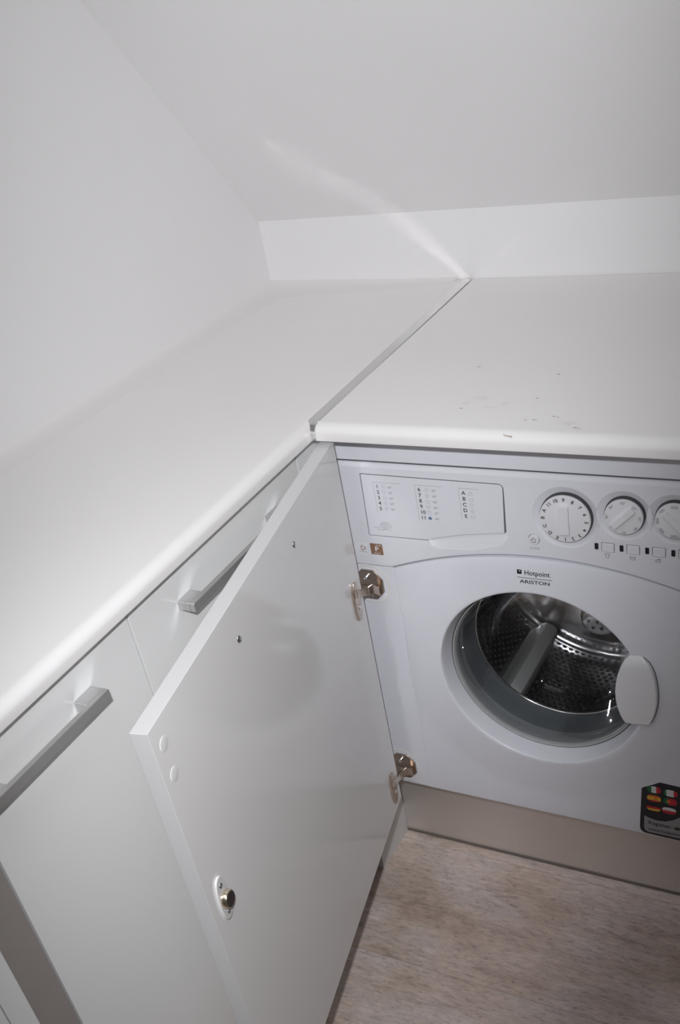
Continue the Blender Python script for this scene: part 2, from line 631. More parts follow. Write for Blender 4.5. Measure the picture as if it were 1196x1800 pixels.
# sealant fillet smoothed along the wall on the left worktop, tapering along the back wall
path = [(-1.02, None), (-0.6, None), (-0.2, None), (0.034, None), (0.24, None), (0.355, None), (0.46, None)]
inner = [(-0.432, -1.02), (-0.417, -0.6), (-0.400, -0.202), (-0.3905, 0.034), (-0.379, 0.241), (-0.3704, 0.355), (-0.3600, 0.465),
         (-0.345, 0.503), (-0.318, 0.517), (-0.275, 0.5235), (-0.15, 0.535), (-0.03, 0.566)]
outer = [(xwall(y), y) for x, y in inner[:7]] + [(-0.4136, 0.566), (-0.4122, D - 0.0003), (-0.300, D), (-0.15, D), (-0.03, D)]
cv, cf = [], []
for i, ((xi, yi), (xo, yo)) in enumerate(zip(inner, outer)):
    for t, hh in ((0, 0.0001), (0.12, 0.0006), (0.5, 0.0012), (0.85, 0.0028), (1.0, 0.007)):
        cv.append((xi + (xo - xi) * t, yi + (yo - yi) * t, H + hh * (1 if i < 10 else 0.6)))
for i in range(len(inner) - 1):
    for j in range(4):
        cf.append((i * 5 + j, i * 5 + j + 1, i * 5 + j + 6, i * 5 + j + 5))
tag(mesh('sealant_fillet', cv, cf, M['caulk'], smooth=True), 'off-white smoothed sealant fillet where the long worktop meets the walls', 'sealant')

# scuffs on the right worktop
def blot(bm, x, y, rx, ry, rot, z, nn=10, jag=0.3):
    pts = []
    for i in range(nn):
        a = 2 * pi * i / nn
        q = 1 + random.uniform(-jag, jag)
        px, py = rx * q * math.cos(a), ry * q * math.sin(a)
        pts.append((x + px * math.cos(rot) - py * math.sin(rot), y + px * math.sin(rot) + py * math.cos(rot)))
    bm.faces.new([bm.verts.new((p[0], p[1], z)) for p in pts])


bm = bmesh.new()
for x, y, rx, ry, rot in ((0.1873, 0.0693, 0.003, 0.0014, 0.5), (0.2817, 0.1848, 0.0034, 0.0012, 0.0), (0.2782, 0.1074, 0.0022, 0.0012, 0.6), (0.3174, 0.0554, 0.0022, 0.0012, 0.1), (0.3232, 0.0534, 0.0018, 0.0008, -0.3), (0.2848, 0.0427, 0.0018, 0.0011, 0), (0.2964, 0.0437, 0.003, 0.0008, 0.1), (0.3541, 0.0261, 0.0026, 0.0013, 0.2), (0.3593, 0.025, 0.002, 0.0008, 0.0), (0.1583, 0.2059, 0.004, 0.0008, 0)):
    blot(bm, x, y, rx, ry, rot, H + 0.0002)
# a scratch across the rounded nose
for (p, q, hw) in (((0.2710, 0.0026, 0.9001), (0.2738, 0.0018, 0.8990), 0.0006), ((0.2738, 0.0018, 0.8990), (0.2790, 0.0015, 0.8984), 0.0006),
                   ((0.2790, 0.0015, 0.8984), (0.2826, 0.0013, 0.8980), 0.0009)):
    bm.faces.new([bm.verts.new((c_[0], c_[1] - 0.0012 + k_ * 0.8, c_[2] + k_ * 0.6 - 0.0006)) for c_, k_ in ((p, -hw), (q, -hw), (q, hw), (p, hw))])
o = bmobj('scuff_marks', bm, M['scuff'], wr)
o['kind'] = 'stuff'
bm = bmesh.new()
for x, y, rx, ry in ((0.2406, 0.089, 0.006, 0.006), (0.226, 0.0739, 0.01, 0.0022), (0.203, 0.1044, 0.012, 0.008), (0.3412, 0.0377, 0.008, 0.006), (0.188, 0.0854, 0.007, 0.005)):
    blot(bm, x, y, rx, ry, 0, H + 0.00012, 14, 0.35)
o = bmobj('stain_marks', bm, M['scuff_pale'], wr)
o['kind'] = 'stuff'

# ------------------------------------------------------------------ left run of cabinets
def handle(name, y0_, y1_, parent, feet, xfront=0.0, zc=0.820):
    """square bar pull with two block feet"""
    bm = bmesh.new()
    add_box(bm, (xfront - 0.0075, y0_, zc - 0.006), (xfront, y1_, zc + 0.006), 0.0004, 1)
    for (f0, f1) in feet:
        add_box(bm, (XC, f0, zc - 0.006), (xfront - 0.0075, f1, zc + 0.0058), 0.0004, 1)
    return bmobj(name, bm, M['alu'], parent)


def cabinet(name, y0_, y1_, label, feet, bar):
    t = thing(name, label, 'cabinet', ((XC - 0.35) / 2, (y0_ + y1_) / 2, 0.0), 'white base cabinets along the left wall')
    zb, zt = 0.16, H - T - 0.002
    xb = -0.405
    bm = bmesh.new()
    add_box(bm, (xb, y0_, zb), (XC - 0.020, y0_ + 0.016, zt))
    add_box(bm, (xb, y1_ - 0.016, zb), (XC - 0.020, y1_, zt))
    add_box(bm, (xb, y0_ + 0.016, zb), (XC - 0.020, y1_ - 0.016, zb + 0.016))
    add_box(bm, (xb, y0_ + 0.016, zt - 0.016), (XC - 0.020, y1_ - 0.016, zt))
    add_box(bm, (xb, y0_ + 0.016, zb + 0.016), (xb + 0.006, y1_ - 0.016, zt - 0.016))
    bmobj('carcass', bm, M['carcass'], t)
    for yy in (y0_ + 0.05, y1_ - 0.05):
        for xx in (-0.36, -0.16):
            lathe('leg', [(0.0, 0.0), (0.022, 0.0), (0.022, 0.012), (0.015, 0.02), (0.015, zb), (0.0, zb)], None, Matrix.Translation((xx, yy, 0)), M['dark_gap'], t, n=12)
    d_ = box('door', (XC - 0.018, y0_ + 0.0012, zb - 0.004), (XC, y1_ - 0.0012, H - T - 0.006), M['gloss_white'], t, bevel=0.0008, seg=2)
    if bar:
        handle('handle', bar[0], bar[1], d_, feet)
    return t


Y1, Y2, Y3, YS = -0.4135, -0.6885, -0.7328, -0.020
cabinet('base_cabinet', Y1, YS, 'wider white gloss base cabinet with bar handle, half hidden behind the open machine door',
        ((-0.3293, -0.3014), (-0.120, -0.092)), (-0.3293, -0.092))
cabinet('base_cabinet.001', Y2, Y1, 'narrow white gloss base cabinet with a long bar handle, nearest the bottom left',
        ((-0.5277, -0.497), (-0.683, -0.655)), (-0.683, -0.497))
# corner filler between the left run and the machine, and its white return down to the floor
cfp = thing('corner_filler', 'white filler board in the corner between cabinet and washing machine', 'filler panel', (XC - 0.01, 0.02, 0))
box('filler_board', (XC - 0.018, YS + 0.001, 0.156), (XC, 0.0615, H - T - 0.006), M['gloss_white'], cfp, bevel=0.0006)
box('filler_return', (XC, 0.0445, 0.192), (-0.0215, 0.0615, H - T - 0.006), M['gloss_white'], cfp, bevel=0.0005)
tag(box('plinth', (-0.066, 0.0144, 0.0), (-0.050, YP + 0.012, 0.154), M['edge_white'], bevel=0.0006), 'short white plinth board in the floor corner behind the open door', 'plinth')
tag(box('plinth.001', (-0.115, Y2, 0.0), (-0.099, 0.013, 0.154), M['edge_white'], bevel=0.0006), 'recessed white plinth board under the left cabinets behind the open door', 'plinth')
# grey strip and white end board beyond the narrow cabinet
tag(box('trim_strip', (-0.40, Y3 + 0.0005, 0.0), (XC - 0.003, Y2 - 0.0005, H - T - 0.002), M['grey_trim'], bevel=0.0005), 'grey upright trim strip left of the narrow base cabinet', 'trim strip')
eb = thing('end_cabinet', 'white panelled cabinet end left of the grey upright strip at the bottom corner', 'cabinet', (-0.2, -0.87, 0))
box('stile', (-0.40, Y3 - 0.0285, 0.0), (XC, Y3 - 0.0005, H - T - 0.002), M['gloss_white'], eb, bevel=0.0008)
box('panel', (-0.40, -1.0, 0.0), (XC - 0.0005, Y3 - 0.0298, H - T - 0.002), M['gloss_white'], eb, bevel=0.0008)

# ------------------------------------------------------------------ washing machine
wm = thing('washing_machine', 'white built-in front-loading washing machine with dials and round porthole under the worktop', 'washing machine', (0.279, 0.30, 0.0))
FX = frame((0, F, 0), (1, 0, 0), (0, 0, 1), (0, -1, 0))       # local x = world x, local y = world z, local z = out of the front


def fx(dy):
    return frame((0, F - dy, 0), (1, 0, 0), (0, 0, 1), (0, -1, 0))


X0, X1 = -0.020, 0.578
ZB, ZM = 0.1913, 0.8165
CX, CZ = 0.267, 0.4725
# body: open-fronted shell
bm = bmesh.new()
for xs_ in (X0, X1 - 0.003):
    add_box(bm, (xs_, F + 0.016, ZB), (xs_ + 0.003, 0.56, ZM - 0.003))
    add_box(bm, (xs_, YP + 0.03, 0.035), (xs_ + 0.003, 0.56, ZB))
add_box(bm, (X0, 0.557, 0.035), (X1, 0.56, ZM - 0.003))
add_box(bm, (X0, F + 0.016, ZM - 0.006), (X1, 0.56, ZM - 0.003))
add_box(bm, (X0, YP + 0.03, 0.035), (X1, 0.56, 0.038))
bmobj('body', bm, M['machine'], wm)
for xx in (X0 + 0.05, X1 - 0.05):
    for yy in (0.18, 0.50):
        lathe('foot', [(0, 0), (0.02, 0), (0.02, 0.012), (0.008, 0.014), (0.008, 0.036), (0, 0.036)], None, Matrix.Translation((xx, yy, 0)), M['dark_gap'], wm, n=12)
# flat rail between worktop and fascia
tr_ = box('top_rail', (X0, F + 0.0005, ZM + 0.0016), (X1, F + 0.05, H - T - 0.0004), M['machine'], wm, bevel=0.0006)
box('rail_support', (X0, F + 0.051, ZM - 0.002), (X1, 0.56, H - T - 0.001), M['machine'], wm, bevel=0.0)
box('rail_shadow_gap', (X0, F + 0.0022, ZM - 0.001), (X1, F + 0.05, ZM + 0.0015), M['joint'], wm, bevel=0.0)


def arc_z(x, top=0.6860):
    # seam between fascia and lower front
    d = abs(x - 0.279)
    return top - 0.0445 * (d / 0.232) ** 2 if d < 0.232 else top - 0.0445


# control panel with holes for drawer, dial dishes and buttons
NL = 56
low = [(X0 + (X1 - X0) * i / NL) for i in range(NL + 1)]
outerp = [(x, arc_z(x) + 0.0008) for x in low] + [(X1, ZM - 0.009), (X0, ZM - 0.009)]
dr = [(0.0208, 0.7957), (0.0180, 0.6952), (0.1145, 0.6962), (0.1300, 0.7012), (0.170, 0.7105), (0.2330, 0.7195)]
dr_top = [(0.2362 - 0.006 + 0.006 * math.cos(t), 0.7938 - 0.006 + 0.006 * math.sin(t)) for t in [pi / 2 * i / 5 for i in range(6)]]
drawer_loop = dr + dr_top
scoop = [(0.1150, 0.6960), (0.1185, 0.6875), (0.130, 0.6845), (0.180, 0.6870), (0.226, 0.6990), (0.2385, 0.7120), (0.2358, 0.7200)]


def grow(loop, g):
    n_ = len(loop)
    area = sum(loop[i][0] * loop[(i + 1) % n_][1] - loop[(i + 1) % n_][0] * loop[i][1] for i in range(n_))
    s = 1 if area > 0 else -1
    out = []
    for i in range(n_):
        a, b, c = Vector(loop[i - 1]), Vector(loop[i]), Vector(loop[(i + 1) % n_])
        d1, d2 = (b - a).normalized(), (c - b).normalized()
        n1, n2 = Vector((d1.y, -d1.x)) * s, Vector((d2.y, -d2.x)) * s
        m_ = (n1 + n2)
        m_ = m_ / max(0.5, m_.dot(n1)) if m_.length > 1e-6 else n1
        out.append((b.x + m_.x * g, b.y + m_.y * g))
    return out


hole_dr = [p for p in grow(drawer_loop, 0.0014)]
# one opening takes drawer and finger scoop together
open_loop = [hole_dr[0], hole_dr[1], (0.1143, hole_dr[2][1])] + scoop[1:] + hole_dr[6:]
dials = [(0.3218, 0.7515, 0.0355, 0.0455), (0.3998, 0.7615, 0.0260, 0.0355), (0.4641, 0.7616, 0.0255, 0.0350)]
btn0, pitch = 0.3770, 0.03335
loops = [outerp, open_loop]
for (x, z, r, R) in dials:
    loops.append(circle(x, z, R, 56))
buttons = []
for i in range(5):
    bx = btn0 + pitch * i
    loops.append(rrect(bx - 0.0088, 0.7040, bx + 0.0088, 0.7188, 0.0012, 3))
    buttons.append(bx)
loops.append(circle(0.2750, 0.7137, 0.0082, 32))
shape2d('control_panel', loops, 0.014, fx(-0.014), M['machine_plastic'], wm, bevel=0.0006, seg=1)
# rolled top edge of the fascia
pz = [(F, ZM - 0.0092), (F + 0.0008, ZM - 0.006), (F + 0.003, ZM - 0.0032), (F + 0.006, ZM - 0.0015), (F + 0.012, ZM - 0.0008), (F + 0.012, ZM - 0.0092)]
mesh('panel_top_edge', [(X0, y, z) for y, z in pz] + [(X1, y, z) for y, z in pz],
     [(i, i + 1, i + 7, i + 6) for i in range(5)] + [(5, 0, 6, 11), tuple(range(6)), tuple(range(11, 5, -1))], M['machine_plastic'], wm, autosmooth=60)
# dark backing seen in the joints of drawer and buttons
bm = bmesh.new()
for lp in ([(0.012, 0.690), (0.242, 0.690), (0.242, 0.802), (0.012, 0.802)], [(0.262, 0.700), (0.288, 0.700), (0.288, 0.728), (0.262, 0.728)], [(0.360, 0.699), (0.560, 0.699), (0.560, 0.723), (0.360, 0.723)]):
    add_flat(bm, lp, fx(-0.0135))
bmobj('joint_backing', bm, M['dark_gap'], wm)
# drawer
# dark joint lines: round the drawer (open along the scoop) and round three sides of each button
bm = bmesh.new()
JX = fx(-0.0012)
hd = grow(drawer_loop, 0.0007)
add_strip(bm, [hd[2], hd[1], hd[0]], 0.0014, JX)
add_strip(bm, [hd[0]] + hd[:5:-1] + [hd[5]], 0.0014, JX)
for bx in buttons:
    add_strip(bm, [(bx - 0.0085, 0.7085), (bx - 0.0085, 0.7184), (bx + 0.0085, 0.7184), (bx + 0.0085, 0.7085)], 0.0010, JX)
add_strip(bm, circle(0.2750, 0.7137, 0.0079, 32)[6:19], 0.0009, JX)
bmobj('joint_lines', bm, M['joint'], wm)['kind'] = 'stuff'
drw = shape2d('detergent_drawer', [drawer_loop], 0.012, fx(-0.0118), M['machine_plastic'], wm, bevel=0.0006, seg=1)
# finger scoop under the drawer lip: a smooth hollow
sv, sf = [], []
lowl = [(0.1143, 0.6960), (0.1185, 0.6875), (0.130, 0.6845), (0.155, 0.6852), (0.180, 0.6870), (0.205, 0.6930), (0.226, 0.6990), (0.2385, 0.7120)]
upl = [(0.1143, 0.6962), (0.1190, 0.6990), (0.1310, 0.7032), (0.152, 0.7090), (0.172, 0.7130), (0.200, 0.7170), (0.222, 0.7205), (0.2385, 0.7200)]
for (a, b) in zip(lowl, upl):
    for j in range(7):
        t = j / 6
        dp = 0.0006 + 0.0026 * math.sin(min(1, t * 1.15) * pi / 2) ** 1.3
        sv.append(FX @ Vector((a[0] + (b[0] - a[0]) * t, a[1] + (b[1] - a[1]) * t, -dp)))
for i in range(len(lowl) - 1):
    for j in range(6):
        sf.append((i * 7 + j, i * 7 + j + 1, i * 7 + j + 8, i * 7 + j + 7))
mesh('finger_scoop', sv, sf, M['machine_plastic'], wm, smooth=True)

# printing on the drawer
PR = fx(0.00045)
txt = []
col1 = [(str(i + 1), 0.0451, 0.7779 - 0.0090 * i) for i in range(5)]
col2 = [(str(i + 6), 0.1113 + (0.0012 if i > 3 else 0), 0.7779 - 0.0090 * i) for i in range(6)]
col3 = [(s, 0.1786, 0.7777 - 0.0091 * i) for i, s in enumerate('ABCDE')]
for s, x, z in col1 + col2 + col3:
    txt.append((s, x, z, 0.0082, 0, 'CENTER', 1.05, 0.00012))
o = bmobj('programme_numbers', text_mesh(txt, PR), M['print'], drw)
bm = text_mesh([(s, 0.0655, 0.7779 - 0.0090 * i, 0.0052, 0, 'CENTER', 1.1) for i, s in enumerate(('60°', '40°', '60°', '30°', '40°'))]
               + [(s, 0.1340, 0.7775 - 0.0090 * i, 0.0052, 0, 'CENTER', 1.1) for i, s in enumerate(('90°', '40°', '40°', '40°', '30°', '40°'))], PR)
for (x, z, w_, hh) in ((0.0392, 0.7848, 0.044, 0.048), (0.1050, 0.7850, 0.043, 0.0575), (0.1718, 0.7848, 0.030, 0.047)):
    add_strip(bm, [(x + w_, z), (x, z)], 0.0004, PR)
    add_strip(bm, [(x, z), (x, z - hh)], 0.0004, PR)


def icon(bm, kind, x, z, s, xf, lw=0.00035):
    if kind == 'shirt':
        add_strip(bm, [(x - s * .5, z + s * .35), (x - s * .25, z + s * .5), (x, z + s * .38), (x + s * .25, z + s * .5), (x + s * .5, z + s * .35), (x + s * .36, z + s * .1),
                       (x + s * .27, z + s * .18), (x + s * .27, z - s * .5), (x - s * .27, z - s * .5), (x - s * .27, z + s * .18), (x - s * .36, z + s * .1)], lw, xf, closed=True)
    elif kind == 'basin':
        add_strip(bm, [(x - s * .55, z + s * .3), (x - s * .32, z - s * .42), (x + s * .32, z - s * .42), (x + s * .55, z + s * .3)], lw, xf)
        add_strip(bm, [(x - s * .45, z + s * .1), (x - s * .2, z + s * .25), (x, z + s * .1), (x + s * .2, z + s * .25), (x + s * .45, z + s * .1)], lw, xf)
    elif kind == 'iron':
        add_strip(bm, [(x - s * .6, z - s * .35), (x - s * .45, z), (x - s * .2, z + s * .15), (x + s * .4, z + s * .15), (x + s * .5, z - s * .35)], lw, xf, closed=True)
        add_strip(bm, [(x - s * .15, z + s * .15), (x + s * .05, z + s * .4), (x + s * .35, z + s * .4), (x + s * .42, z + s * .15)], lw, xf)
    elif kind == 'ring':
        add_strip(bm, circle(x, z, s * .42, 14), lw, xf, closed=True)
        add_strip(bm, [(x - s * .2, z - s * .1), (x, z + s * .2), (x + s * .2, z - s * .1)], lw, xf)
    elif kind == 'tub':
        add_strip(bm, [(x - s * .45, z + s * .4), (x - s * .38, z - s * .4), (x + s * .38, z - s * .4), (x + s * .45, z + s * .4)], lw, xf, closed=True)
        add_strip(bm, [(x - s * .25, z), (x + s * .25, z)], lw, xf)


seq = ['tub', 'shirt', 'tub', 'ring', 'ring']
for i, k in enumerate(seq):
    icon(bm, k, 0.0547, 0.7785 - 0.0090 * i, 0.0062, PR)
for i, k in enumerate(['iron', 'ring', 'basin', 'tub', 'shirt']):
    icon(bm, k, 0.1225, 0.7780 - 0.0090 * i, 0.0062, PR)
for i, k in enumerate(['iron', 'basin', 'shirt', 'ring', 'basin']):
    icon(bm, k, 0.1891, 0.7775 - 0.0091 * i, 0.0062, PR)
# small oval drum emblem low on the drawer
add_strip(bm, [(0.0480 + 0.0085 * math.cos(t), 0.7130 + 0.0062 * math.sin(t)) for t in [-0.6 + 0.26 * i for i in range(17)]], 0.0007, PR)
add_strip(bm, [(0.0475 + 0.0060 * math.cos(t), 0.7128 + 0.0042 * math.sin(t)) for t in [0.2 + 0.3 * i for i in range(20)]], 0.0005, PR)
add_strip(bm, circle(0.0462, 0.7132, 0.0018, 10), 0.0005, PR, closed=True)
add_strip(bm, circle(0.0495, 0.7126, 0.0018, 10), 0.0005, PR, closed=True)
add_strip(bm, [(0.0285, 0.7092), (0.0385, 0.7090)], 0.0006, PR)
add_strip(bm, [(0.0335, 0.7060), (0.0455, 0.7058)], 0.0006, PR)
add_strip(bm, [(0.0405, 0.7088), (0.0560, 0.7060)], 0.0005, PR)
bmobj('programme_symbols', bm, M['print_grey'], drw)
bm = bmesh.new()
add_flat(bm, circle(0.1225, 0.7330, 0.0027, 12), PR)
bmobj('cold_wash_symbol', bm, M['print_blue'], drw)

# dials: dished collar, cap, grip, lettering
knob_marks = [
    [('9', 90), ('8', 66), ('7', 43), ('6', 20), ('5', -3), ('4', -26), ('3', -48), ('2', -69), ('1', -90), ('E', -112), ('D', -135), ('C', -158), ('B', 178), ('A', 156), ('11', 133), ('10', 112)],
    [('70°', 90), ('60°', 45), ('50°', 0), ('40°', -45), ('30°', -90), ('*', -138), ('90°', 178), ('80°', 134)],
    [('600', 90), ('700', 138), ('800', 180), ('900', -138), ('1000', -88), ('500', 45), ('400', 2), ('0', -42)]]
for ki, (x, z, r, R) in enumerate(dials):
    ax = frame((x, F, z), (1, 0, 0), (0, 0, 1), (0, -1, 0))
    lathe('dial_dish', [(R, -0.0006), (R - 0.0008, -0.0008), (r + 0.003, -0.0052), (r - 0.004, -0.0056)], None, ax, M['machine_plastic'], wm, n=64)
    kb = lathe('control_dial', [(r - 0.0012, -0.0062), (r - 0.0008, 0.0036), (r - 0.0013, 0.0049), (r - 0.0028, 0.0052), (0.0, 0.0054)], None, ax, M['knob'], wm, n=64, smooth=35)
    lathe('dial_gap', [(r + 0.0006, -0.0052), (r + 0.0003, 0.0006), (r - 0.0009, 0.0010)], None, ax, M['dark_gap'], kb, n=64)
    rot = (0, -pi / 4, pi / 4)[ki]
    gl_, gw = r * (0.60, 0.72, 0.72)[ki], r * (0.19, 0.17, 0.17)[ki]
    gx = ax @ Matrix.Translation((0, 0, 0.0052)) @ Matrix.Rotation(rot, 4, 'Z')
    shape2d('grip', [rrect(-gw, -gl_, gw, gl_, gw * 0.35, 4)], 0.0048, gx, M['knob'], kb, bevel=0.0009, seg=3)
    tx = ax @ Matrix.Translation((0, 0, 0.00575))
    its = []
    rr = r * (0.83, 0.81, 0.81)[ki]
    for s, deg in knob_marks[ki]:
        a = math.radians(deg)
        its.append((s, rr * math.cos(a), rr * math.sin(a), (0.0072, 0.0054, 0.0056)[ki], a - pi / 2, 'CENTER', 1.0, 0.00014 if ki == 0 else 0.00004))
    bmobj('dial_marks', text_mesh(its, tx), M['print'] if ki == 0 else M['print_grey'], kb)
    kb.name = 'control_dial' if ki == 0 else kb.name

# push buttons with lamps
PP = fx(0.0004)
icons = ['shirt', 'basin', 'iron', 'ring', 'tub']
bms = bmesh.new()
for i, bx in enumerate(buttons):
    shape2d('push_button', [rrect(bx - 0.0081, 0.7030 + 0.0018, bx + 0.0081, 0.7180, 0.0010, 3)], 0.0125, fx(-0.0120), M['machine_plastic'], wm, bevel=0.0006, seg=1)
    shape2d('indicator_lamp', [rrect(bx - 0.0176, 0.7080, bx - 0.0126, 0.7173, 0.0008, 3)], 0.0016, fx(-0.0008), M['sticker_black'], wm, bevel=0.0002, seg=1)
    icon(bms, icons[i], bx - 0.0008, 0.6995, 0.0068, PP, 0.0005)
bmobj('button_symbols', bms, M['print'], wm)
onb = shape2d('power_button', [circle(0.2750, 0.7137, 0.0076, 32)], 0.0135, fx(-0.0118), M['knob'], wm, bevel=0.0007, seg=2)
bm = bmesh.new()
PB = fx(0.0021)
add_strip(bm, [(0.2750 + 0.0033 * math.cos(t), 0.7132 + 0.0033 * math.sin(t)) for t in [pi / 2 + 0.5 + i * (2 * pi - 1.0) / 16 for i in range(17)]], 0.0007, PB)
add_strip(bm, [(0.2750, 0.7178), (0.2750, 0.7135)], 0.0007, PB)
bmobj('power_symbol', bm, M['print'], onb)
bmobj('power_caption', text_mesh([('On/Off', 0.2750, 0.6999, 0.0048, 0, 'CENTER', 1.0)], PP), M['print_grey'], wm)

# lower front: swells round the porthole
XL_, XRr = 0.0490, 0.5090
SW = 0.0075
BR = 0.1585      # edge of the swelling
def low_top(x):
    return arc_z(x) - 0.0022


def swell(x, z):
    r = math.hypot(x - CX, z - CZ)
    t = max(0.0, min(1.0, (0.236 - r) / (0.236 - BR)))
    return SW * (t + 0.18 * t * (1 - t))


def boundary(a):
    # ray from the porthole centre to the outline of the lower front
    c, s = math.cos(a), math.sin(a)
    best = 9
    if c > 1e-6: best = min(best, (XRr - CX) / c)
    if c < -1e-6: best = min(best, (XL_ - CX) / c)
    if s < -1e-6: best = min(best, (ZB - CZ) / s)
    if s > 1e-6:
        lo, hi = 0.0, 0.5
        for _ in range(40):
            mid = (lo + hi) / 2
            if CZ + s * mid < low_top(CX + c * mid): lo = mid
            else: hi = mid
        best = min(best, lo)
    return best


NA, NR = 192, 22
angs = [2 * pi * i / NA for i in range(NA)]
for cxx, czz in ((XL_, ZB), (XRr, ZB), (XL_, low_top(XL_)), (XRr, low_top(XRr))):
    a = math.atan2(czz - CZ, cxx - CX) % (2 * pi)
    k = min(range(NA), key=lambda i: abs(angs[i] - a))
    angs[k] = a
angs.sort()
v, f_ = [], []
# dish behind the swelling's edge, the edge itself, then out to the outline and back
for a in angs:
    b = boundary(a)
    rows = [(0.1503, 0.0195), (0.1506, 0.0175), (0.1522, 0.0095), (0.1553, -0.0035), (0.1566, -0.0070), (0.1574, -0.0082), (0.1585, -SW - 0.0012)]
    for (r, dy) in rows:
        v.append((CX + r * math.cos(a), F + dy, CZ + r * math.sin(a)))
    for j in range(1, NR + 1):
        r = BR + (b - BR) * j / NR
        x, z = CX + r * math.cos(a), CZ + r * math.sin(a)
        v.append((x, F - swell(x, z) - 0.0012 * (1 - (j / NR) ** 10), z))
    v.append((v[-1][0], F + 0.012, v[-1][2]))
rw = 7 + NR + 1
for i in range(NA):
    k = (i + 1) % NA
    for j in range(rw - 1):
        f_.append((i * rw + j, i * rw + j + 1, k * rw + j + 1, k * rw + j))
mesh('lower_front', v, f_, M['machine'], wm, autosmooth=50)
# side strips with hinge pockets
HZ = (0.6070, 0.2315)
HX = 0.0035
for sx, nm in ((0, 'side_strip'), (1, 'side_strip')):
    xa, xb_ = (X0, XL_ - 0.0007) if sx == 0 else (XRr + 0.0007, X1)
    hx_ = HX if sx == 0 else XRr + (XL_ - HX)
    lp = [[(xa, ZB), (xb_, ZB), (xb_, arc_z(0.02) - 0.0011), (xa, arc_z(0.02) - 0.0011)]]
    st = shape2d(nm, lp, 0.012, fx(-0.0125), M['machine'], wm, bevel=0.0006, seg=1)
    if sx == 0:
        for hz in HZ:
            lathe('hinge_pocket', [(0.0355, 0.0004), (0.0335, 0.0008), (0.0315, 0.0004)], None, frame((HX, F, hz), (1, 0, 0), (0, 0, 1), (0, -1, 0)), M['cap'], st, n=40)
# bottom lip of the front
box('bottom_rail', (X0, F + 0.0005, ZB - 0.0005), (X1, F + 0.05, ZB + 0.004), M['machine'], wm, bevel=0.0005)
# front seam darks
bm = bmesh.new()
SB = fx(-0.0060)
add_strip(bm, [(x, arc_z(x) - 0.0004) for x in low], 0.0034, SB)
add_strip(bm, [(XL_ - 0.0003, ZB + 0.002), (XL_ - 0.0003, 0.642)], 0.004, SB)
bmobj('seam_backing', bm, M['dark_gap'], wm)

# brand lettering
PL = fx(0.0)
bm = text_mesh([('Hotpoint', 0.2592, 0.6622, 0.0106, 0, 'LEFT', 0.94, 0.00012), ('ARISTON', 0.2742, 0.6480, 0.0074, 0, 'CENTER', 1.42, 0.00012)], PL)
add_strip(bm, [(0.2486, 0.6542), (0.2998, 0.6542)], 0.0007, PL)
sq = rrect(0.2488, 0.6597, 0.2556, 0.6664, 0.0005, 2)
hole = circle(0.2528, 0.6642, 0.0011, 12)
def drape(verts, lift):
    for q in verts:
        q.co.y = F - swell(q.co.x, q.co.z) - 0.0012 - lift


drape(bm.verts, 0.0005)
bmobj('brand_lettering', bm, M['print'], wm)
em = shape2d('brand_emblem', [sq, hole], 0.0002, PL, M['print'], wm, bevel=0)
drape(em.data.vertices, 0.0006)

# porthole: outer lip, gasket, drum ring, glass, drum
AX = frame((CX, F + 0.007, CZ), (1, 0, 0), (0, 0, 1), (0, 1, 0))      # local z runs into the machine
lathe('porthole_gap', [(0.1507, 0.0128), (0.1482, 0.0130)], None, AX, M['dark_gap'], wm, n=120)
gk = lathe('door_gasket', [(0.1465, 0.030), (0.1436, 0.0405), (0.1430, 0.0425), (0.1425, 0.060), (0.1410, 0.078), (0.1402, 0.083)], None, AX, M['gasket'], wm, n=120)
lathe('gasket_lip', [(0.1486, 0.0115), (0.1478, 0.0112), (0.1468, 0.0120), (0.1463, 0.0150), (0.1456, 0.0165), (0.1453, 0.0180)], None, AX, M['gasket_rim'], gk, n=120)
lathe('gasket_band', [(0.1456, 0.0178), (0.1451, 0.0185), (0.1444, 0.0300), (0.1440, 0.0390), (0.1434, 0.0410)], None, AX, M['gasket_band'], gk, n=120)
tor = [(0.1394 + 0.0023 * math.cos(t), 0.0855 + 0.0023 * math.sin(t)) for t in [2 * pi * i / 10 for i in range(11)]]
lathe('drum_ring', tor, None, AX, M['chrome'], wm, n=120)
DR, DY0, DY1 = 0.232, 0.094, 0.370
dm = lathe('drum', [(0.1396, 0.0880), (0.150, 0.0905), (0.215, DY0), (0.226, DY0 + 0.004), (DR, DY0 + 0.014), (DR, DY1 - 0.010), (DR - 0.003, DY1 - 0.003), (DR - 0.010, DY1)], None, AX, M['steel'], wm, n=120, smooth=50)
# drum back with pressed star
v, f_ = [], []
nr, na = 26, 96
for j in range(nr + 1):
    r = (DR - 0.010) * (1 - j / nr) + 1e-4
    for i in range(na):
        a = 2 * pi * i / na
        t = r / DR
        hgt = 0.010 * math.cos(3 * (a + 0.35)) * math.exp(-((t - 0.62) / 0.24) ** 2) + 0.006 * math.exp(-((t - 0.88) / 0.05) ** 2) + 0.014 * math.exp(-(t / 0.22) ** 2)
        v.append(AX @ Vector((r * math.cos(a), r * math.sin(a), DY1 - hgt * min(1, 12 * (1 - r / (DR - .01)) + 0.0))))
for j in range(nr):
    for i in range(na):
        k = (i + 1) % na
        f_.append((j * na + i, j * na + k, (j + 1) * na + k, (j + 1) * na + i))
mesh('drum_back', v, f_, M['steel'], dm, smooth=True)
